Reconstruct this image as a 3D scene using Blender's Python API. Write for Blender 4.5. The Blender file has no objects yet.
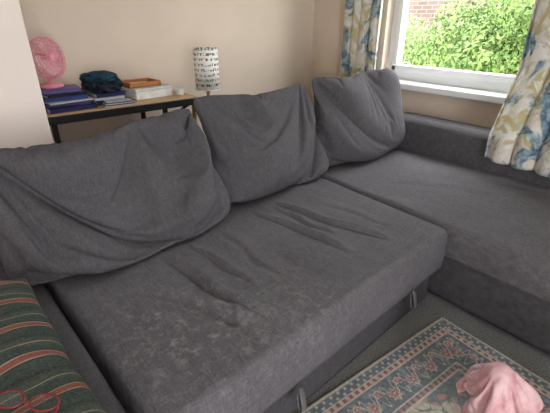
import bpy, bmesh, math, random
from mathutils import Vector, Matrix, noise
random.seed(7)
D=bpy.data; S=bpy.context.scene; C=S.collection
S.view_settings.view_transform='Standard'
S.view_settings.look='None'

# ---------------------------------------------------------------- helpers
def link(ob,parent=None):
    C.objects.link(ob)
    if parent is not None: ob.parent=parent
    return ob
def empty(name,loc=(0,0,0),rot=(0,0,0)):
    e=D.objects.new(name,None); e.empty_display_size=.05; e.location=loc; e.rotation_euler=rot
    C.objects.link(e); return e
def mesh(name,vs,fs,mat=None,parent=None,smooth=True,loc=(0,0,0),rot=(0,0,0)):
    me=D.meshes.new(name); me.from_pydata([tuple(v) for v in vs],[],fs); me.update()
    bm=bmesh.new(); bm.from_mesh(me); bmesh.ops.recalc_face_normals(bm,faces=bm.faces); bm.to_mesh(me); bm.free()
    if smooth:
        for p in me.polygons: p.use_smooth=True
    ob=D.objects.new(name,me); ob.location=loc; ob.rotation_euler=rot
    if mat:
        for m in (mat if isinstance(mat,(list,tuple)) else [mat]): me.materials.append(m)
    return link(ob,parent)
def box(name,lo,hi,mat,parent=None,bev=0.004,seg=2,rot=(0,0,0)):
    c=[(lo[i]+hi[i])/2 for i in range(3)]; h=[(hi[i]-lo[i])/2 for i in range(3)]
    bm=bmesh.new(); bmesh.ops.create_cube(bm,size=2)
    for v in bm.verts: v.co=Vector((v.co.x*h[0],v.co.y*h[1],v.co.z*h[2]))
    if bev>0: bmesh.ops.bevel(bm,geom=bm.edges[:],offset=min(bev,min(h)*.9),segments=seg,profile=.6,affect='EDGES')
    me=D.meshes.new(name); bm.to_mesh(me); bm.free(); me.materials.append(mat)
    ob=D.objects.new(name,me); ob.location=c; ob.rotation_euler=rot
    return link(ob,parent)
def lathe(name,prof,mat,parent=None,loc=(0,0,0),n=40,rot=(0,0,0)):
    vs=[];fs=[]
    for r,z in prof:
        for i in range(n):
            a=2*math.pi*i/n; vs.append((r*math.cos(a),r*math.sin(a),z))
    for k in range(len(prof)-1):
        for i in range(n):
            j=(i+1)%n; fs.append((k*n+i,k*n+j,(k+1)*n+j,(k+1)*n+i))
    return mesh(name,vs,fs,mat,parent,True,loc,rot)
def tube(name,pts,r,mat,parent=None,cyclic=False,loc=(0,0,0),bez=False):
    cu=D.curves.new(name,'CURVE'); cu.dimensions='3D'; cu.bevel_depth=r; cu.bevel_resolution=3
    sp=cu.splines.new('NURBS' if bez else 'POLY'); sp.points.add(len(pts)-1)
    for p,q in zip(sp.points,pts): p.co=(*q,1)
    if bez: sp.use_endpoint_u=True; sp.order_u=3
    sp.use_cyclic_u=cyclic; cu.materials.append(mat)
    ob=D.objects.new(name,cu); ob.location=loc
    return link(ob,parent)
def N(p,s=1.,o=0.): return noise.noise(Vector((p[0]*s+o,p[1]*s-o,(p[2] if len(p)>2 else 0)*s+o*.7)))

# ---------------------------------------------------------------- materials
class M:
    def __init__(s,name,rough=.8,base=(.5,.5,.5)):
        s.m=D.materials.new(name); s.m.use_nodes=True; s.t=s.m.node_tree; s.n=s.t.nodes; s.l=s.t.links
        s.b=s.n['Principled BSDF']; s.b.inputs['Roughness'].default_value=rough
        s.b.inputs['Base Color'].default_value=(*base,1)
        s.b.inputs['Specular IOR Level'].default_value=.3
    def coord(s,scale=(1,1,1),out='Object',rot=(0,0,0)):
        tc=s.n.new('ShaderNodeTexCoord'); mp=s.n.new('ShaderNodeMapping'); mp.inputs['Scale'].default_value=scale
        mp.inputs['Rotation'].default_value=rot
        s.l.new(tc.outputs[out],mp.inputs[0]); return mp.outputs[0]
    def noise(s,sc,det=4,scale=(1,1,1),rough=.6,dist=0):
        t=s.n.new('ShaderNodeTexNoise'); t.inputs['Scale'].default_value=sc; t.inputs['Detail'].default_value=det
        t.inputs['Roughness'].default_value=rough; t.inputs['Distortion'].default_value=dist
        s.l.new(s.coord(scale),t.inputs['Vector']); return t.outputs['Fac']
    def ramp(s,fac,stops,interp='LINEAR'):
        r=s.n.new('ShaderNodeValToRGB'); e=r.color_ramp; e.interpolation=interp
        while len(e.elements)<len(stops): e.elements.new(.5)
        for el,(p,c) in zip(e.elements,stops): el.position=p; el.color=(*c,1)
        s.l.new(fac,r.inputs[0]); return r.outputs[0]
    def mix(s,fac,a,b,mode='MIX'):
        x=s.n.new('ShaderNodeMix'); x.data_type='RGBA'; x.blend_type=mode
        for sock,v in ((x.inputs[0],fac),(x.inputs[6],a),(x.inputs[7],b)):
            if isinstance(v,(int,float)): sock.default_value=v
            elif isinstance(v,tuple): sock.default_value=(*v,1)
            else: s.l.new(v,sock)
        return x.outputs[2]
    def color(s,c): s.l.new(c,s.b.inputs['Base Color']); return s
    def bump(s,fac,st=.3,d=.002):
        b=s.n.new('ShaderNodeBump'); b.inputs['Strength'].default_value=st; b.inputs['Distance'].default_value=d
        s.l.new(fac,b.inputs['Height']); s.l.new(b.outputs[0],s.b.inputs['Normal']); return s
def plain(name,c,rough=.6,var=.12,sc=20,metal=0):
    m=M(name,rough); f=m.noise(sc,3)
    m.color(m.ramp(f,[(.3,tuple(x*(1-var) for x in c)),(.7,tuple(min(1,x*(1+var)) for x in c))]))
    m.b.inputs['Metallic'].default_value=metal
    return m.m

def sofa_fabric(name,k=1.,stain=0.,worn=None):
    m=M(name,1.); m.b.inputs['Specular IOR Level'].default_value=.10
    w1=m.noise(1.,2,(28,360,360)); w2=m.noise(1.,2,(360,28,28)); w3=m.noise(320,2)
    mx=m.n.new('ShaderNodeMath'); mx.operation='ADD'; m.l.new(w1,mx.inputs[0]); m.l.new(w2,mx.inputs[1])
    m2=m.n.new('ShaderNodeMath'); m2.operation='ADD'; m.l.new(mx.outputs[0],m2.inputs[0]); m.l.new(w3,m2.inputs[1])
    hf=m.n.new('ShaderNodeMath'); hf.operation='MULTIPLY'; hf.inputs[1].default_value=.333; m.l.new(m2.outputs[0],hf.inputs[0])
    col=m.ramp(hf.outputs[0],[(.36,(.056*k,.053*k,.059*k)),(.50,(.110*k,.104*k,.113*k)),(.64,(.185*k,.176*k,.187*k))])
    big=m.noise(3.,4); col=m.mix(.3,col,m.ramp(big,[(.3,(.085*k,.080*k,.088*k)),(.7,(.15*k,.142*k,.152*k))]))
    if stain:
        st=m.noise(8,7,rough=.78,dist=1.2); f=m.ramp(st,[(.57,(0,0,0)),(.72,(stain,)*3)])
        col=m.mix(f,col,(.34,.33,.33))
    if worn:
        for (c,r,sc,a) in worn:
            mp=m.n.new('ShaderNodeVectorMath'); mp.operation='DISTANCE'; tc=m.n.new('ShaderNodeTexCoord'); m.l.new(tc.outputs['Object'],mp.inputs[0]); mp.inputs[1].default_value=c
            g=m.ramp(mp.outputs['Value'],[(r*.3,(1,1,1)),(r,(0,0,0))])
            ns=m.ramp(m.noise(sc,7,rough=.8,dist=.3),[(.50,(0,0,0)),(.72,(a,a,a))])
            col=m.mix(m.mix(1.,g,ns,'MULTIPLY'),col,(.40,.39,.385))
    lint=m.noise(420,1); col=m.mix(m.ramp(lint,[(.74,(0,0,0)),(.80,(.4,.4,.4))]),col,(.4,.39,.38))
    m.color(col); m.bump(hf.outputs[0],.55,.002); return m.m
FAB=sofa_fabric('grey_linen_fabric',1.12,.13,[((.42,.95,.44),.42,28,.62),((.75,.80,.44),.30,34,.4)])
FABC=sofa_fabric('grey_linen_cushion',.88,.08)
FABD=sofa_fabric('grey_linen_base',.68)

def wallmat(name,c):
    m=M(name,.9); f=m.noise(1.5,4); m.color(m.ramp(f,[(.3,tuple(x*.95 for x in c)),(.7,tuple(x*1.04 for x in c))]))
    m.bump(m.noise(90,3),.15,.001); return m.m
WALL=wallmat('wall_paint_beige',(.75,.625,.515))
WALL2=wallmat('wall_paint_cream',(.90,.79,.72))
WHITE=plain('white_upvc',(.84,.85,.86),.35,.02)
CEIL=plain('ceiling_paint',(.85,.84,.82),.9,.03)
BLACK=plain('black_paint',(.015,.015,.017),.45)
m=M('carpet_fibre',1.); f=m.noise(120,4,rough=.8); c1=m.ramp(f,[(.3,(.09,.09,.085)),(.5,(.23,.227,.215)),(.72,(.48,.475,.45))])
c1=m.mix(.35,c1,m.ramp(m.noise(4,3),[(.3,(.18,.177,.168)),(.7,(.30,.295,.28))])); m.color(c1); m.bump(f,.8,.006); CARPET=m.m
m=M('light_wood',.5); f=m.noise(5,5,(1,12,12)); m.color(m.ramp(f,[(.3,(.42,.25,.12)),(.7,(.62,.42,.24))])); WOOD=m.m

# ---------------------------------------------------------------- simulated cloth (cushion skins with air pressure, dropped blanket)
sofa=empty('corner_sofa')
def collider(loc,sc,kind='cube'):
    bm=bmesh.new()
    if kind=='cube': bmesh.ops.create_cube(bm,size=1)
    else: bmesh.ops.create_icosphere(bm,subdivisions=3,radius=1)
    me=D.meshes.new('tmp'); bm.to_mesh(me); bm.free()
    t=D.objects.new('tmp',me); t.location=loc; t.scale=sc; C.objects.link(t)
    t.modifiers.new('c','COLLISION'); t.collision.cloth_friction=20; t.collision.thickness_outer=.006; return t
tmps=[collider((1.25,1.2,.2225),(3,1.1,.445)),collider((1.4,0,-.04),(2,1.2,.1)),
      collider((1.20,.26,.12),(.06,.055,.165),'s'),collider((1.28,.18,.06),(.06,.04,.12),'s'),collider((1.14,.22,.05),(.05,.05,.10),'s'),collider((1.44,-.01,.06),(.07,.05,.15),'s')]
def pillow(name,w,h,T,loc,lean,yaw,press,grav,shrink,bend,sd,pre=None,nx=76,mat=FABC,tops=(1.,)):
    ny=int(nx*h/w); vs=[];fs=[];idx={};pin=[]
    for side in(1,-1):
        for j in range(ny+1):
            for i in range(nx+1):
                bd=i in(0,nx) or j in(0,ny)
                if side==-1 and bd: idx[(side,i,j)]=idx[(1,i,j)];continue
                s=-1+2*i/nx;t=-1+2*j/ny
                prof=((1-abs(s)**4)*(1-abs(t)**4))**.5
                cr=(s*s*t*t)**3
                x=w/2*s*(1-.04*cr);z=h/2*t*(1-.05*cr)
                y=-side*(T/2*prof*(1-.2*t))+.016*noise.noise(Vector((x*4,z*4,sd+side)))*prof
                if pre:
                    dx,dy,dz=pre(s,t,side); x+=dx;y+=dy*prof;z+=dz
                k=len(vs);idx[(side,i,j)]=k;vs.append((x,y,z))
                if side==-1 and abs(s)<.9 and abs(t)<.85: pin.append(k)
                elif t>.97 and (abs(s)>.95 or any(abs(s-q)<.03 for q in tops)): pin.append(k)
                elif t<-.97 and abs(s)>.95: pin.append(k)
    for side in(1,-1):
        for j in range(ny):
            for i in range(nx):
                f=(idx[(side,i,j)],idx[(side,i+1,j)],idx[(side,i+1,j+1)],idx[(side,i,j+1)])
                fs.append(f if side==1 else f[::-1])
    R=Matrix.Rotation(yaw,4,'Z')@Matrix.Rotation(-lean,4,'X')
    vs=[R@(Vector(v)+Vector((0,0,h/2)))+Vector(loc) for v in vs]
    me=D.meshes.new(name); me.from_pydata([tuple(v) for v in vs],[],fs); me.update()
    for p in me.polygons: p.use_smooth=True
    me.materials.append(mat)
    o=D.objects.new(name,me); C.objects.link(o)
    vg=o.vertex_groups.new(name='pin'); vg.add(pin,1.,'REPLACE')
    m=o.modifiers.new('cloth','CLOTH'); s=m.settings
    s.quality=6; s.mass=.15; s.tension_stiffness=25; s.compression_stiffness=12; s.shear_stiffness=6; s.bending_stiffness=bend
    s.tension_damping=8; s.compression_damping=8; s.shear_damping=8; s.bending_damping=.5; s.air_damping=2
    s.vertex_group_mass='pin'; s.pin_stiffness=1
    s.shrink_min=-shrink
    s.effector_weights.gravity=grav
    s.use_pressure=True; s.uniform_pressure_force=press
    m.collision_settings.use_self_collision=False; m.collision_settings.distance_min=.006
    m.point_cache.frame_start=1; m.point_cache.frame_end=60
    return o
def drape(name,loc,w,h,mat,sd,rz,n=46):
    vs=[];fs=[]
    for j in range(n+1):
        for i in range(n+1):
            x=w*(i/n-.5);y=h*(j/n-.5)
            X=x*math.cos(rz)-y*math.sin(rz);Y=x*math.sin(rz)+y*math.cos(rz)
            vs.append((loc[0]+X*.8,loc[1]+Y*.8,loc[2]+.05*N((x,y),7,sd)))
    for j in range(n):
        for i in range(n): a=j*(n+1)+i; fs.append((a,a+1,a+n+2,a+n+1))
    me=D.meshes.new(name); me.from_pydata(vs,[],fs); me.update()
    for p in me.polygons: p.use_smooth=True
    me.materials.append(mat)
    o=D.objects.new(name,me); C.objects.link(o)
    m=o.modifiers.new('cloth','CLOTH'); s=m.settings; s.quality=6; s.mass=.15; s.tension_stiffness=15; s.compression_stiffness=10; s.shear_stiffness=4; s.bending_stiffness=.15
    s.shrink_min=-.15; s.air_damping=1
    m.collision_settings.use_self_collision=True; m.collision_settings.self_distance_min=.004; m.collision_settings.distance_min=.006
    m.point_cache.frame_start=1; m.point_cache.frame_end=60
    return o
rad=math.radians
def preL(s,t,side):
    dz=-.030*(1-s)/2*max(0,t) -.016*math.cos(s*4)*max(0,t)
    return (0,-.045*max(0,t)*(1-s*s)*(1 if side==1 else .3) - (.050*math.sin(5*s+4*t)*(1-t*t*.5) if side==1 else 0),dz)
def preM(s,t,side): return (0,-(.034*math.sin(4*s-5*t) if side==1 else 0),-.014*max(0,t)*math.cos(s*3))
def preR(s,t,side): return (0,-(.034*math.sin(5*s+5*t) if side==1 else 0),-.008*max(0,t)*math.cos(s*4))
m=M('pink_fleece',.95); m.color(m.ramp(m.noise(14,4),[(.35,(.62,.32,.35)),(.6,(.80,.54,.55))])); m.bump(m.noise(150,3),.3,.002); PINKC=m.m
MAR=plain('maroon_cloth',(.13,.015,.03),.9)
P=[pillow('sofa_cushion',.93,.54,.20,(.50,1.495,.46),rad(28),rad(3),2.8,.42,.105,.04,1.,preL,98,tops=(.3,)),
   pillow('sofa_cushion',.77,.56,.15,(1.37,1.60,.46),rad(25),0,3.8,.30,.075,.04,4.,preM,84,tops=(-.3,)),
   pillow('sofa_cushion',.78,.56,.16,(2.17,1.65,.46),rad(15),-.05,3.6,.28,.085,.04,7.,preR,84,tops=(.2,)),
   drape('pink_blanket',(1.21,.24,.32),.50,.42,PINKC,2.,.5),
   drape('maroon_clothing',(1.45,-.02,.25),.30,.24,MAR,5.,1.,34)]
for f in range(1,31): S.frame_set(f)
dg=bpy.context.evaluated_depsgraph_get(); new=[]
for o in P: new.append(D.meshes.new_from_object(o.evaluated_get(dg)))
for o,me in zip(P,new):
    o.modifiers.clear(); o.vertex_groups.clear(); o.data=me
    c=sum((v.co for v in me.vertices),Vector())/len(me.vertices)
    me.transform(Matrix.Translation(-c)); o.location=c
    if 'cushion' not in o.name: md=o.modifiers.new('t','SOLIDIFY'); md.thickness=.004
    md=o.modifiers.new('s','SUBSURF'); md.levels=1; md.render_levels=1
for t in tmps: D.objects.remove(t,do_unlink=True)
S.frame_set(1)

# ---------------------------------------------------------------- room
XW=2.93; YB=2.95; XL=-1.9; YR=-2.6; ZC=2.45
box('floor',(XL,YR,-.1),(XW,YB,0),CARPET,bev=0)
box('ceiling',(XL,YR,ZC),(XW,YB,ZC+.1),CEIL,bev=0)
box('wall_back',(XL,YB,0),(XW+.2,YB+.12,ZC),WALL,bev=0)
box('wall_left',(XL-.12,YR,0),(XL,YB,ZC),WALL2,bev=0)
box('wall_chimney_breast',(XL,2.15,0),(.385,YB,ZC),WALL2,bev=.006)
wy0,wy1,wz0,wz1=.35,2.13,.86,2.12
box('wall_right_below',(XW,YR,0),(XW+.22,YB,wz0),WALL,None,0); box('wall_right_above',(XW,YR,wz1),(XW+.22,YB,ZC),WALL,None,0)
box('wall_right_far',(XW,wy1,wz0),(XW+.22,YB,wz1),WALL,None,0); box('wall_right_near',(XW,YR,wz0),(XW+.22,wy0,wz1),WALL,None,0)
DX0,DX1=-1.2,.4  # unseen rear opening, added and sized to let in fill daylight behind the camera
box('wall_rear_left',(XL,YR-.15,0),(DX0,YR,ZC),WALL2,None,0); box('wall_rear_right',(DX1,YR-.15,0),(XW,YR,ZC),WALL2,None,0)
box('wall_rear_lintel',(DX0,YR-.15,2.2),(DX1,YR,ZC),WALL2,None,0)
e=empty('fill_door_1')
for i,x in enumerate((DX0,(DX0+DX1)/2-.03,DX1-.06)):
    box('stile_%d'%i,(x+.002,YR-.1,0),(x+.058,YR-.04,2.195),WHITE,e)
box('head',(DX0+.002,YR-.1,2.14),(DX1-.002,YR-.04,2.195),WHITE,e); box('threshold',(DX0+.002,YR-.1,0),(DX1-.002,YR-.04,.06),WHITE,e)
e=empty('window_1')
fx0,fx1=XW+.08,XW+.15
box('frame_bottom',(fx0,wy0,wz0),(fx1,wy1,wz0+.07),WHITE,e,.008); box('frame_top',(fx0,wy0,wz1-.07),(fx1,wy1,wz1),WHITE,e,.008)
box('frame_far',(fx0,wy1-.06,wz0),(fx1,wy1,wz1),WHITE,e,.008); box('frame_near',(fx0,wy0,wz0),(fx1,wy0+.06,wz1),WHITE,e,.008)
box('mullion',(fx0,.88,wz0),(fx1,.96,wz1),WHITE,e,.008)
for k,(a,b) in enumerate(((.955,2.075),(.405,.885))):
    box('sash_bottom_%d'%k,(fx0-.02,a,wz0+.065),(fx1-.01,b,wz0+.115),WHITE,e,.01)
    box('sash_side_%d'%k,(fx0-.02,b-.045,wz0+.065),(fx1-.01,b,wz1-.065),WHITE,e,.01)
    box('sash_sideb_%d'%k,(fx0-.02,a,wz0+.065),(fx1-.01,a+.045,wz1-.065),WHITE,e,.01)
box('trim_sill',(XW-.10,wy0-.05,wz0-.045),(XW+.10,wy1+.04,wz0+.003),WHITE,None,.014,3)
box('baseboard_back',(.41,YB-.02,0),(XW,YB,.12),WHITE,None,.004)

# ---------------------------------------------------------------- sofa
def creasef(creases,x,y):
    h=0
    for (x0,y0,x1,y1,w,a) in creases:
        dx,dy=x1-x0,y1-y0; L=math.hypot(dx,dy); tx,ty=dx/L,dy/L
        s=((x-x0)*tx+(y-y0)*ty)/L; d=(x-x0)*(-ty)+(y-y0)*tx
        d+=.014*math.sin(s*4.2+x0*20)+.005*math.sin(s*13+y0*9)
        env=math.sin(math.pi*min(1,max(0,s)))**.7*(.8+.2*math.sin(s*9+x0*31)) if 0<s<1 else 0
        q=d/w
        h+=a*env*((math.exp(-(q*1.3)**2) if q<0 else math.exp(-(q*.5)**2))-.6*math.exp(-((q+1.6)/.8)**2))
    return h
def slab(name,cs,z0,z1,r,nx,ny,fn,mat,parent,bulge=.006):
    def sp(n):
        L=[i/n for i in range(n+1)]
        add=[.003,.008,.014,.022,.032]; return sorted(set(L+add+[1-a for a in add]))
    A=[Vector(c) for c in cs]; U=sp(nx);V=sp(ny); vs=[];fs=[]
    LX=(A[1]-A[0]).length; LY=(A[3]-A[0]).length
    nu=len(U); nv=len(V)
    def Pq(u,v): return (A[0]*(1-u)+A[1]*u)*(1-v)+(A[3]*(1-u)+A[2]*u)*v
    for v in V:
        for u in U:
            p=Pq(u,v); z=z1
            for e in (min(u,1-u)*LX,min(v,1-v)*LY):
                if e<r: z-=r-math.sqrt(max(0,r*r-(r-e)**2))
            z=max(z,z1-r*1.15)
            vs.append((p.x,p.y,z+fn(p.x,p.y)))
    for j in range(nv-1):
        for i in range(nu-1): fs.append((j*nu+i,j*nu+i+1,(j+1)*nu+i+1,(j+1)*nu+i))
    ring=[i for i in range(nu)]+[j*nu+nu-1 for j in range(1,nv)]+[(nv-1)*nu+i for i in range(nu-2,-1,-1)]+[j*nu for j in range(nv-2,0,-1)]
    cen=sum((Vector((a.x,a.y)) for a in A),Vector((0,0)))/4
    prev=ring; K=9
    for k in range(1,K+1):
        q=k/K; cur=[]
        for idx in ring:
            x,y,z=vs[idx]; d=Vector((x,y))-cen
            o=bulge*math.sin(q*math.pi)*(1+1.2*N((x*1.5,y*1.5,q*.5),7.))
            dn=Vector((d.x/abs(LX),d.y/abs(LY)))
            if abs(dn.x)>abs(dn.y): dd=Vector((math.copysign(1,dn.x),0))
            else: dd=Vector((0,math.copysign(1,dn.y)))
            cur.append(len(vs)); vs.append((x+dd.x*o,y+dd.y*o,z+(z0-z)*q))
        m_=len(ring)
        for i in range(m_): fs.append((prev[i],prev[(i+1)%m_],cur[(i+1)%m_],cur[i]))
        prev=cur
    fs.append(tuple(prev))
    return mesh(name,vs,fs,mat,parent)
seatcr=[(.54,1.42,.68,.76,.016,.030),(.70,1.42,.72,.98,.011,.017),(.42,1.24,.60,.80,.020,.020),(1.08,1.46,1.18,.88,.013,.024),(1.24,1.48,1.38,.84,.014,.026),
        (1.17,1.42,1.25,1.04,.010,.014),(.28,1.34,.42,.92,.022,.012),(.95,1.15,1.0,.74,.018,.008),(.84,1.40,.86,.95,.016,.010),(.60,.98,.56,.68,.016,.010),(1.42,1.3,1.50,.9,.018,.008)]
def seatfn(x,y): return creasef(seatcr,x,y)+.010*N((x,y),3.5,4)+.003*N((x*1.0,y*.5),14,2)-.016*math.exp(-((x-.62)**2/.10+(y-1.08)**2/.05))
slab('seat',[(.19,.655,0),(1.675,.74,0),(1.70,1.75,0),(.13,1.75,0)],.225,.445,.03,260,130,seatfn,FAB,sofa,.009)
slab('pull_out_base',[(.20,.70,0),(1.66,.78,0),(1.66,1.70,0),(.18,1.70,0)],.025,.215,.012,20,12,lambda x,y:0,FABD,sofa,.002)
chcr=[(1.95,1.3,2.2,.95,.03,.008),(2.1,1.1,2.3,.7,.03,.007),(2.3,.9,2.45,.55,.03,.006)]
def chfn(x,y): return creasef(chcr,x,y)+.006*N((x,y),4,9)
slab('chaise_seat',[(1.70,-.20,0),(2.60,-.20,0),(2.60,1.75,0),(1.715,1.75,0)],.27,.445,.028,70,120,chfn,FAB,sofa,.005)
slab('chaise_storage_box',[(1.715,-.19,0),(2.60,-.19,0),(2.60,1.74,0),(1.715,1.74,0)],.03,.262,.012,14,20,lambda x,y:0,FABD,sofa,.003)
slab('back_frame',[(-.02,1.79,0),(2.86,1.79,0),(2.86,2.0,0),(-.02,2.0,0)],.03,.66,.045,80,8,lambda x,y:.004*N((x,y),4),FABC,sofa,.006)
slab('side_back',[(2.59,-.18,0),(2.835,-.18,0),(2.835,1.785,0),(2.59,1.785,0)],.03,.665,.05,8,80,lambda x,y:.004*N((x,y),4),FABC,sofa,.006)
slab('left_arm',[(-.14,.62,0),(.165,.62,0),(.115,1.785,0),(-.14,1.785,0)],.03,.43,.03,12,60,lambda x,y:.004*N((x,y),5),FABC,sofa,.004)
tube('seam_chaise',[(1.70,-.19,.268),(1.71,1.0,.268)],.0035,FABD,sofa)
STRAP=plain('strap_webbing',(.13,.125,.13),.9,.3,120)
for k,x in enumerate((1.40,.66)):
    w=.011; y=.72 if x>1 else .665
    vs=[];fs=[];prof=[(.0,.235),(-.012,.215),(-.022,.18),(-.026,.155),(-.020,.143),(-.012,.155),(-.004,.18),(.0,.225)]
    for (dy,z) in prof: vs+= [(x-w-.03*(.235-z),y+dy,z),(x+w-.03*(.235-z),y+dy,z)]
    for i in range(len(prof)-1): fs.append((2*i,2*i+1,2*i+3,2*i+2))
    o=mesh('pull_strap_%d'%k,vs,fs,STRAP,sofa); md=o.modifiers.new('s','SOLIDIFY'); md.thickness=.003
for k,(x,y) in enumerate(((.24,.78),(1.6,.85),(1.78,-.1),(2.5,-.1))): lathe('foot_%d'%k,[(0,0),(.02,0),(.025,.035),(0,.035)],BLACK,sofa,(x,y,0),16)

# ---------------------------------------------------------------- striped cushion, glasses
m=M('striped_fabric',.95)
sx=m.n.new('ShaderNodeSeparateXYZ'); m.l.new(m.coord(),sx.inputs[0])
ad=m.n.new('ShaderNodeMath'); ad.operation='MULTIPLY_ADD'; ad.inputs[1].default_value=-.25; m.l.new(sx.outputs[0],ad.inputs[0]); m.l.new(sx.outputs[1],ad.inputs[2])
ml=m.n.new('ShaderNodeMath'); ml.operation='MULTIPLY'; ml.inputs[1].default_value=7.2; m.l.new(ad.outputs[0],ml.inputs[0])
fr=m.n.new('ShaderNodeMath'); fr.operation='FRACT'; m.l.new(ml.outputs[0],fr.inputs[0])
G=(.030,.055,.045);G2=(.05,.075,.06);R_=(.33,.07,.06);K=(.40,.33,.22);BK=(.02,.025,.025)
st=m.ramp(fr.outputs[0],[(0,G),(.24,BK),(.27,K),(.30,R_),(.42,K),(.45,BK),(.49,G),(.66,G2),(.72,K),(.74,G2),(.86,G),(.93,BK)],'CONSTANT')
st=m.mix(.30,st,m.ramp(m.noise(160,2),[(.3,(.02,.03,.025)),(.7,(.20,.20,.16))]),'MIX'); m.color(st); m.bump(m.noise(220,2),.5,.002); STR=m.m
def softpad(name,w,h,T,mat,sd,n=70):
    vs=[];fs=[];idx={};nx=n;ny=int(n*h/w)
    for side in (1,-1):
        for j in range(ny+1):
            for i in range(nx+1):
                bd=i in(0,nx) or j in(0,ny)
                if side==-1 and bd: idx[(side,i,j)]=idx[(1,i,j)]; continue
                s=math.sin((-1+2*i/nx)*math.pi/2)*.4+(-1+2*i/nx)*.6; t=math.sin((-1+2*j/ny)*math.pi/2)*.4+(-1+2*j/ny)*.6
                prof=max(0,(1-abs(s)**3)*(1-abs(t)**3))**.5
                x=w/2*s*(1-.05*(1-t*t))+.006*N((s,t),3,sd); y=h/2*t*(1-.03*(1-s*s))
                z=side*(T/2*prof)*(1 if side>0 else .8)+(.016*N((x,y,side),6,sd)+.006*N((x,y*2),14,sd))*min(1,2*prof)*(side>0)
                idx[(side,i,j)]=len(vs); vs.append((x,y,z))
    for side in(1,-1):
        for j in range(ny):
            for i in range(nx): fs.append((idx[(side,i,j)],idx[(side,i+1,j)],idx[(side,i+1,j+1)],idx[(side,i,j+1)]))
    return mesh(name,vs,fs,mat)
cush=softpad('striped_cushion',.50,.92,.22,STR,3.3); cush.location=(-.155,.93,.535); cush.rotation_euler=(0,0,rad(3))
gl=empty('reading_glasses'); RED=plain('red_spectacle_frame',(.22,.03,.035),.25)
m=M('spectacle_lens',.05); m.b.inputs['Transmission Weight'].default_value=1.; m.b.inputs['Base Color'].default_value=(.95,.97,1,1); m.b.inputs['IOR'].default_value=1.3; LENS=m.m
for k,dx in enumerate((-.033,.033)):
    el=[(.027*math.cos(t)+dx,.020*math.sin(t),0) for t in [i*math.pi/10 for i in range(20)]]
    tube('rim_%d'%k,el,.0022,RED,gl,True)
    mesh('lens_%d'%k,[(x,y,.0005) for x,y,z in el]+[(x,y,-.0005) for x,y,z in el],[tuple(range(20)),tuple(range(39,19,-1))]+[(i,(i+1)%20,20+(i+1)%20,20+i) for i in range(20)],LENS,gl,False)
tube('bridge',[(-.007,0,0),(0,.005,.001),(.007,0,0)],.0022,RED,gl)
for k,sg in enumerate((-1,1)): tube('temple_%d'%k,[(sg*.060,.004,0),(sg*.064,.01,-.001),(sg*.060,.09,-.004),(sg*.050,.125,-.008)],.002,RED,gl)
gl.location=(-.025,.735,.652); gl.rotation_euler=(rad(3),rad(-8),rad(140))

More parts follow.
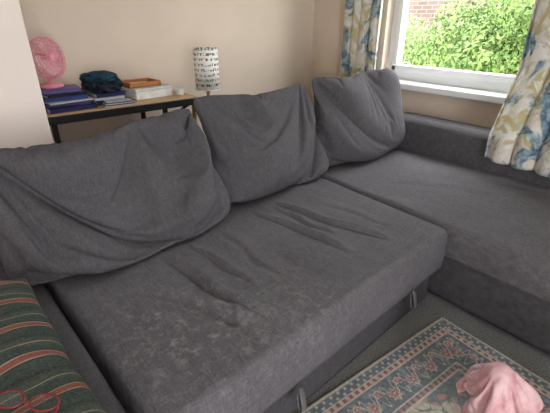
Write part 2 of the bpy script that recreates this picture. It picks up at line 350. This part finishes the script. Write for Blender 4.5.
# ---------------------------------------------------------------- rug (pattern woven as colour attribute)
def mixc(a,b,t): return tuple(a[i]*(1-t)+b[i]*t for i in range(3))
def rug():
    W,Hh=1.95,1.35; nx,ny=700,480
    cream=(.52,.48,.41);pink=(.46,.26,.25);rose=(.32,.14,.14);slate=(.17,.20,.22);green=(.20,.24,.20);pale=(.54,.42,.38);teal=(.24,.29,.30)
    def flower(dx,dy,r,k=6):
        d=math.hypot(dx,dy); an=math.atan2(dy,dx); rr=r*(.75+.25*math.cos(k*an))
        if d<r*.22: return cream
        if d<rr*.6: return rose
        if d<rr: return pink
        if d<rr*1.2: return cream
        return None
    rnd=random.Random(4); fl=[]
    for i in range(230): fl.append((rnd.uniform(.27,W-.27),rnd.uniform(.27,Hh-.27),rnd.choice((.011,.016,.022,.030)),rnd.choice((5,6,8))))
    grid={}
    for q in fl:
        for a in (-1,0,1):
            for b in (-1,0,1): grid.setdefault((int(q[0]/.05)+a,int(q[1]/.05)+b),[]).append(q)
    def col(x,y):
        d=min(x,W-x,y,Hh-y)
        al = y if min(x,W-x)<min(y,Hh-y) else x
        if d<.012: return cream
        if d<.050: return slate if math.sin(al*170)*math.sin((d-.012)*165)<.45 else cream
        if d<.056: return cream
        if d<.072: return rose if int(al*60)%2 else pale
        if d<.080: return cream
        if d<.200:
            c=d-.14; per=.115; q=((al+.03)%per)-per/2
            f=flower(q,c-.012,.026,8)
            if f: return f
            q2=((al+.03+per/2)%per)-per/2
            f=flower(q2,c+.022,.017,5)
            if f: return f
            if abs(c-.035*math.sin(al*2*math.pi/per))<.005: return cream
            if abs(c+.042*math.cos(al*4*math.pi/per))<.005: return pale
            if abs(c-.05*math.cos(al*6*math.pi/per))<.003: return green
            return slate if N((x,y),30)>-.2 else teal
        if d<.208: return cream
        if d<.226: return pink if int(al*70)%2 else slate
        if d<.234: return cream
        mx,my=(x-W/2)/.42,(y-Hh/2)/.30; r=math.hypot(mx,my); an=math.atan2(my,mx); rb=1+.09*math.cos(12*an)
        for (fx,fy,fr_,k) in grid.get((int(x/.05),int(y/.05)),()):
            f=flower(x-fx,y-fy,fr_,k)
            if f: return f
        v=math.sin(x*46+3*math.sin(y*29))*math.sin(y*44+3*math.sin(x*27))
        if abs(v)<.09: return green
        if r<rb: return pale if v>.35 else (rose if r>rb*.9 else pink)
        if (min(x,W-x)-.24)+(min(y,Hh-y)-.24)<.24+.02*math.sin(x*60): return mixc(slate,teal,.5) if v<.3 else pink
        return cream if v<.45 else pale
    vs=[];cols=[];fs=[]
    for j in range(ny+1):
        for i in range(nx+1):
            x=W*i/nx;y=Hh*j/ny; vs.append((x-W,y-Hh,.011+.002*N((x,y),4)))
            c=col(min(max(x,1e-4),W-1e-4),min(max(y,1e-4),Hh-1e-4)); k=1.05+.3*N((x,y),70)+.14*N((x,y),9); cols.append(tuple(q*k for q in c))
    for j in range(ny):
        for i in range(nx):
            a=j*(nx+1)+i; fs.append((a,a+1,a+nx+2,a+nx+1))
    m=M('rug_wool',1.); at=m.n.new('ShaderNodeAttribute'); at.attribute_name='weave'; m.color(at.outputs['Color']); m.bump(m.noise(300,2),.6,.002)
    ob=mesh('area_rug',vs,fs,m.m,None,True,(1.61,.655,0),(0,0,rad(-4)))
    ca=ob.data.color_attributes.new('weave','FLOAT_COLOR','POINT')
    ca.data.foreach_set('color',[q for c in cols for q in (*c,1)])
    md=ob.modifiers.new('thick','SOLIDIFY'); md.thickness=.010; md.offset=-1
rug()

# ---------------------------------------------------------------- desk and stuff
DT=.845
dk=empty('desk')
box('top',(.42,2.47,DT-.022),(1.37,2.93,DT),WOOD,dk,.003)
box('edge_front',(.42,2.452,DT-.05),(1.375,2.472,DT-.008),BLACK,dk,.002)
box('edge_side',(1.37,2.452,DT-.05),(1.385,2.93,DT-.008),BLACK,dk,.002)
for k,(x,y) in enumerate(((.47,2.50),(1.14,2.50),(1.14,2.88),(.47,2.88))): box('leg_%d'%k,(x-.014,y-.014,0),(x+.014,y+.014,DT-.02),BLACK,dk)
tube('brace',[(1.14,2.50,DT-.24),(1.18,2.50,DT-.15),(1.26,2.50,DT-.07),(1.36,2.50,DT-.035)],.010,BLACK,dk,bez=True)
box('rail',(.47,2.87,.3),(1.14,2.89,.33),BLACK,dk)
bs=empty('book_stack')
cols=[(.02,.025,.09),(.06,.045,.16),(.55,.55,.58),(.03,.06,.22),(.015,.015,.03),(.10,.07,.24),(.02,.02,.06)]
PAPER=plain('paper_pages',(.7,.67,.6),.9,.1,200)
def book(nm,cx,cy,z,w,d,t,r,mt,par,tilt=0):
    g=empty(nm,(cx,cy,z),(tilt,0,r)); g.parent=par
    box('cover_bottom',(-w/2,-d/2,0),(w/2,d/2,.003),mt,g,.001); box('cover_top',(-w/2,-d/2,t-.003),(w/2,d/2,t),mt,g,.001)
    box('spine',(-w/2,-d/2,0),(w/2,-d/2+.004,t),mt,g,.001); box('pages',(-w/2+.004,-d/2+.004,.003),(w/2-.004,d/2-.005,t-.003),PAPER,g,0)
z=DT
for k,(cx,cy,w,d,t,r) in enumerate(((.590,2.62,.26,.22,.026,.06),(.580,2.64,.25,.20,.018,-.08),(.585,2.63,.24,.21,.010,.12),(.575,2.65,.24,.19,.024,-.03),(.580,2.64,.24,.20,.014,.15),(.565,2.66,.22,.18,.022,-.10))):
    book('book_%d'%k,cx,cy,z,w,d,t,r,plain('book_cover_%d'%k,cols[k%7],.4),bs); z+=t+.0005
# pink desk fan on the books
fan=empty('desk_fan',(.550,2.68,z),(0,0,rad(36))); PK=plain('pink_plastic',(.85,.33,.41),.45); PKL=plain('pale_pink_plastic',(.90,.62,.62),.45)
lathe('base',[(0,0),(.062,0),(.066,.006),(.060,.018),(.030,.026),(.014,.032),(.012,.060),(0,.060)],PK,fan,(0,.01,0))
head=empty('fan_head',(0,0,.158),(rad(82),0,0)); head.parent=fan
RF=.112
for k,(rr,zz) in enumerate(((RF,0),(RF*.98,.022),(RF*.86,.034),(RF*.66,.041),(RF*.44,.044),(RF*.98,-.022),(RF*.7,-.036))):
    tube('cage_ring_%d'%k,[(rr*math.cos(a),rr*math.sin(a),zz) for a in [i*math.pi/18 for i in range(36)]],.0042 if k==0 else .0022,PK,head,True)
for k in range(24):
    a=2*math.pi*k/24
    pr=[(.022,.046),(RF*.44,.044),(RF*.66,.041),(RF*.86,.034),(RF*.98,.020),(RF,0),(RF*.98,-.022),(RF*.7,-.036),(.02,-.040)]
    tube('cage_wire_%d'%k,[(r*math.cos(a+q*.05),r*math.sin(a+q*.05),zz) for q,(r,zz) in enumerate(pr)],.0019,PK,head)
lathe('badge',[(0,.050),(.022,.048),(.026,.043),(.022,.040),(0,.040)],PK,head)
lathe('motor',[(0,-.075),(.028,-.073),(.036,-.060),(.036,-.036),(.012,-.030),(.012,.012),(0,.014)],PK,head)
for k in range(4):
    vs=[];fs=[]; nr,na=8,8
    for i in range(nr+1):
        r=.016+(RF*.84-.016)*i/nr; hw=.20+.42*math.sin(math.pi*min(1,.15+.75*i/nr))
        for j in range(na+1):
            u=j/na*2-1; a=2*math.pi*k/4+u*hw+.25*i/nr; vs.append((r*math.cos(a),r*math.sin(a),.004+.016*u))
    for i in range(nr):
        for j in range(na): q=i*(na+1)+j; fs.append((q,q+1,q+na+2,q+na+1))
    o=mesh('blade_%d'%k,vs,fs,PKL,head); md=o.modifiers.new('s','SOLIDIFY'); md.thickness=.002
# second pile with a bag slumped over it
b2=empty('book_stack'); z=DT
for k,(cx,cy,w,d,t,r,ci) in enumerate(((.835,2.70,.19,.24,.024,.04,4),(.835,2.70,.18,.22,.016,-.05,2),(.84,2.71,.18,.21,.022,.06,0))):
    book('volume_%d'%k,cx,cy,z,w,d,t,r,plain('volume_cover_%d'%k,cols[ci],.4),b2); z+=t+.0005
hb=empty('handbag',(.83,2.72,z)); NAVY=plain('navy_cloth',(.010,.018,.032),.7); TEAL=plain('teal_cloth',(.015,.055,.085),.8)
def blob(name,loc,r,mat,sd,rot=0,parent=None,wr=.10):
    bm=bmesh.new(); bmesh.ops.create_icosphere(bm,subdivisions=5,radius=1)
    for v in bm.verts:
        c=v.co.copy(); k=1+.22*N(c,1.6,sd)+wr*(1-2*abs(N(c,3.2,sd+4)))
        s=[math.copysign(abs(c[i])**.75,c[i]) for i in range(3)]
        v.co=Vector((s[0]*r[0]*k,s[1]*r[1]*k,max(s[2]*k,-.75)*r[2]))
    me=D.meshes.new(name); bm.to_mesh(me); bm.free(); me.materials.append(mat)
    for p in me.polygons:p.use_smooth=True
    ob=D.objects.new(name,me); ob.location=loc; ob.rotation_euler=(0,0,rot); return link(ob,parent)
blob('body',(0,0,.042),(.088,.10,.056),NAVY,3.1,.2,hb,.25)
blob('flap',(.0,-.02,.085),(.080,.07,.026),TEAL,6.1,-.2,hb,.35)
tube('handle',[(-.06,-.06,.08),(-.05,-.11,.03),(.02,-.12,.02),(.06,-.08,.06)],.006,NAVY,hb,bez=True)
gb=empty('storage_box',(1.11,2.72,DT),(0,0,.10))
OFF=plain('white_card',(.80,.79,.77),.5)
box('body',(-.13,-.13,0),(.14,.12,.055),OFF,gb,.006); box('lid',(-.134,-.134,.050),(.144,.124,.068),plain('pale_lid',(.66,.66,.64),.4),gb,.005)
tr=empty('wooden_tray',(1.09,2.74,DT+.069),(0,0,.05)); OR=plain('orange_wood',(.50,.21,.07),.5)
box('base',(-.11,-.09,0),(.11,.09,.008),OR,tr,.002)
for k,(lo,hi) in enumerate((((-.11,-.09,0),(.11,-.08,.03)),((-.11,.08,0),(.11,.09,.03)),((-.11,-.09,0),(-.10,.09,.03)),((.10,-.09,0),(.11,.09,.03)))): box('side_%d'%k,lo,hi,OR,tr,.002)
box('paper',(-.08,-.06,.008),(.07,.06,.014),PAPER,tr,.001)
lathe('small_cup',[(0,.003),(.02,.003),(.024,0),(.026,.004),(.030,.045),(.027,.045),(.023,.008),(0,.008)],OFF,None,(1.30,2.58,DT))
bx=empty('magazine_pile',(.86,2.52,DT),(0,0,-.06))
for k in range(5): box('issue_%d'%k,(-.10+.004*k,-.035,.006*k),(.09-.006*k,.035,.006*k+.0055),plain('mag_%d'%k,[(.5,.5,.55),(.04,.04,.12),(.6,.56,.5),(.05,.05,.07),(.45,.48,.55)][k],.4),bx,.001)

# ---------------------------------------------------------------- lamp on side table
tb=empty('side_table')
box('top',(1.42,2.40,.765),(1.70,2.68,.785),WOOD,tb)
for k,(x,y) in enumerate(((1.44,2.42),(1.68,2.42),(1.68,2.66),(1.44,2.66))): box('leg_%d'%k,(x-.012,y-.012,0),(x+.012,y+.012,.765),WOOD,tb)
lp=empty('table_lamp',(1.505,2.55,.785))
lathe('base',[(0,0),(.060,0),(.063,.008),(.060,.02),(.03,.028),(.013,.032),(.012,.09),(0,.09)],WOOD,lp)
m=M('lampshade_printed',.8)
pn=m.noise(1,2,(85,85,55),.5); row=m.n.new('ShaderNodeSeparateXYZ'); m.l.new(m.coord(),row.inputs[0])
blk=m.ramp(pn,[(.50,(0,0,0)),(.53,(1,1,1))])
mm=m.n.new('ShaderNodeMath'); mm.operation='MULTIPLY'; mm.inputs[1].default_value=30; m.l.new(row.outputs[2],mm.inputs[0])
ff=m.n.new('ShaderNodeMath'); ff.operation='FRACT'; m.l.new(mm.outputs[0],ff.inputs[0])
rowm=m.ramp(ff.outputs[0],[(.0,(0,0,0)),(.35,(1,1,1)),(.85,(0,0,0))],'CONSTANT')
fac=m.mix(1.,blk,rowm,'MULTIPLY')
m.color(m.mix(fac,(.90,.88,.82),(.16,.15,.15))); SH=m.m
lathe('shade',[(.082,.085),(.084,.085),(.084,.355),(.082,.355),(.082,.085)],SH,lp)
lathe('shade_rim_bottom',[(.081,.082),(.087,.082),(.087,.09),(.081,.09),(.081,.082)],OFF,lp)
lathe('bulb',[(0,.09),(.014,.09),(.015,.13),(.03,.17),(.03,.19),(.018,.215),(0,.22)],OFF,lp)
tube('spider',[(-.082,0,.34),(.082,0,.34)],.0015,BLACK,lp)

# ---------------------------------------------------------------- curtains
def curtain_mat():
    m=M('floral_curtain',.9)
    n1=m.noise(6,3,(1,1,.7),rough=.55,dist=.9); n2=m.noise(8,3,(1,1,.8),rough=.5,dist=1.2); n3=m.noise(22,3,dist=.6)
    base=m.ramp(n3,[(.3,(.62,.57,.47)),(.6,(.80,.78,.71))])
    f2=m.ramp(n2,[(.53,(0,0,0)),(.59,(.85,.85,.85))]); c=m.mix(f2,base,m.ramp(n3,[(.4,(.60,.45,.18)),(.6,(.42,.44,.26))]))
    f1=m.ramp(n1,[(.51,(0,0,0)),(.56,(1,1,1))]); c=m.mix(f1,c,m.ramp(n3,[(.35,(.07,.13,.20)),(.52,(.24,.34,.41)),(.66,(.45,.52,.54))]))
    m.color(c); m.bump(m.noise(200,2),.3,.001)
    return m.m
CUR=curtain_mat()
def curtain(name,y0,y1,zt,zb,xf,folds,amp,sd,hem=0):
    nu,nv=180,90; vs=[];fs=[]
    for j in range(nv+1):
        q=j/nv
        for i in range(nu+1):
            p=i/nu
            z=zt+(zb-zt)*q + hem*p*q
            yy=y0+(y1-y0)*p
            ph=p*folds*2*math.pi+.9*N((p*3,q*.8,sd),1.5)
            x=xf(z)+amp*math.sin(ph)*(.6+.4*q)+.008*N((p*6,q*3,sd),2.)
            yy+=.018*math.cos(ph)+.008*N((p*2,q*2,sd),1.3)
            vs.append((x,yy,z))
    for j in range(nv):
        for i in range(nu): a=j*(nu+1)+i; fs.append((a,a+1,a+nu+2,a+nu+1))
    o=mesh(name,vs,fs,CUR); md=o.modifiers.new('s','SOLIDIFY'); md.thickness=.003; return o
curtain('curtain',2.13,2.50,2.25,.15,lambda z:2.865,4,.028,1.)
def xr(z):
    if z>1.05: return 2.74
    if z>.68:
        k=(1.05-z)/.37; return 2.74-.215*k
    return 2.525
curtain('curtain',.40,1.02,2.25,.52,xr,4.5,.030,6.,hem=.02)
e=empty('curtain_rail'); tube('pole',[(2.80,.1,2.28),(2.80,2.7,2.28)],.014,WOOD,e)
for k,y in enumerate((.3,2.6)): box('bracket_%d'%k,(2.80,y-.01,2.27),(XW,y+.01,2.29),BLACK,e,.002)

# ---------------------------------------------------------------- garden outside
m=M('lawn_grass',1.); m.color(m.ramp(m.noise(8,5),[(.3,(.16,.30,.08)),(.7,(.38,.52,.18))]))
box('ground_garden',(XW+.25,-12,-.35),(16,14,-.3),m.m,bev=0)
m=M('garden_brick',.9); b=m.n.new('ShaderNodeTexBrick'); b.inputs['Scale'].default_value=1.
tc=m.n.new('ShaderNodeTexCoord'); sp_=m.n.new('ShaderNodeSeparateXYZ'); cb=m.n.new('ShaderNodeCombineXYZ'); m.l.new(tc.outputs['Object'],sp_.inputs[0])
m.l.new(sp_.outputs[1],cb.inputs[0]); m.l.new(sp_.outputs[2],cb.inputs[1]); m.l.new(cb.outputs[0],b.inputs['Vector'])
b.inputs['Brick Width'].default_value=.22; b.inputs['Row Height'].default_value=.075; b.inputs['Mortar Size'].default_value=.008
b.inputs['Color1'].default_value=(.15,.095,.08,1); b.inputs['Color2'].default_value=(.10,.07,.06,1); b.inputs['Mortar'].default_value=(.17,.155,.14,1)
m.color(b.outputs['Color']); box('garden_wall',(8.0,-6,-.3),(8.22,14,2.3),m.m,bev=0)
def bush(name,loc,r,nl,sd,colA,colB,ls=.06):
    rnd=random.Random(sd); vs=[];fs=[]
    lobes=[(Vector((rnd.uniform(-.6,.6)*r[0],rnd.uniform(-.6,.6)*r[1],rnd.uniform(-.3,.7)*r[2])),rnd.uniform(.35,.6)) for _ in range(12)]
    for _ in range(nl):
        c,k=rnd.choice(lobes); d=Vector((rnd.gauss(0,1),rnd.gauss(0,1),rnd.gauss(0,1))).normalized()
        p=c+Vector((d.x*r[0],d.y*r[1],d.z*r[2]))*k*rnd.uniform(.75,1.05)
        if p.z<-r[2]: p.z=-r[2]
        nrm=(d+Vector((rnd.gauss(0,.5),rnd.gauss(0,.5),rnd.gauss(0,.5)))).normalized()
        t=nrm.orthogonal().normalized(); t=Matrix.Rotation(rnd.uniform(0,6.28),3,nrm)@t; bt=nrm.cross(t); L=ls*rnd.uniform(.6,1.3); w=L*.4
        i=len(vs); vs+=[p-t*L,p+bt*w-t*.1*L+nrm*.1*L,p+t*L,p-bt*w-t*.1*L+nrm*.1*L]; fs.append((i,i+1,i+2,i+3))
    m=M(name+'_leaf',.6); m.color(m.ramp(m.noise(6,4),[(.3,colA),(.7,colB)]))
    return mesh(name,vs,fs,m.m,None,False,loc)
bush('garden_shrub',(5.6,2.15,.72),(1.3,1.2,1.02),34000,3,(.05,.11,.025),(.22,.31,.09),.035)
bush('garden_shrub',(6.6,4.7,.45),(1.0,1.2,.75),18000,5,(.10,.19,.05),(.34,.44,.18),.035)
bush('garden_shrub',(5.6,-.6,.7),(1.2,1.2,1.1),16000,8,(.05,.11,.02),(.19,.29,.08),.04)
bush('flower_bed_plant',(4.6,4.5,.0),(.5,.7,.30),7000,12,(.18,.30,.09),(.55,.62,.34),.03)

# ---------------------------------------------------------------- light
w=D.worlds.new('sky'); S.world=w; w.use_nodes=True; bg=w.node_tree.nodes['Background']
bg.inputs[0].default_value=(.94,.965,1.0,1); bg.inputs[1].default_value=11.5
def area(name,loc,rot,sx,sy,en,col=(1,1,1),portal=False):
    l=D.lights.new(name,'AREA'); l.shape='RECTANGLE'; l.size=sx; l.size_y=sy; l.energy=en; l.color=col
    if portal: l.cycles.is_portal=True
    o=D.objects.new(name,l); o.location=loc; o.rotation_euler=rot; C.objects.link(o); return o
area('portal_window',(XW+.23,(wy0+wy1)/2,(wz0+wz1)/2),(0,rad(90),0),wz1-wz0,wy1-wy0,1,portal=True)
area('portal_fill_door',((DX0+DX1)/2,YR-.16,1.1),(rad(90),0,0),DX1-DX0,2.2,1,portal=True)

# ---------------------------------------------------------------- camera
th=math.atan(191/400.); az=rad(50.2)
F=Vector((math.cos(az)*math.cos(th),math.sin(az)*math.cos(th),-math.sin(th)))
cam=D.cameras.new('camera'); cam.sensor_fit='HORIZONTAL'; cam.sensor_width=36; cam.lens=36*400/550; cam.clip_start=.02
co=D.objects.new('camera',cam); co.location=(0,0,1.34); co.rotation_euler=F.to_track_quat('-Z','Y').to_euler(); C.objects.link(co); S.camera=co
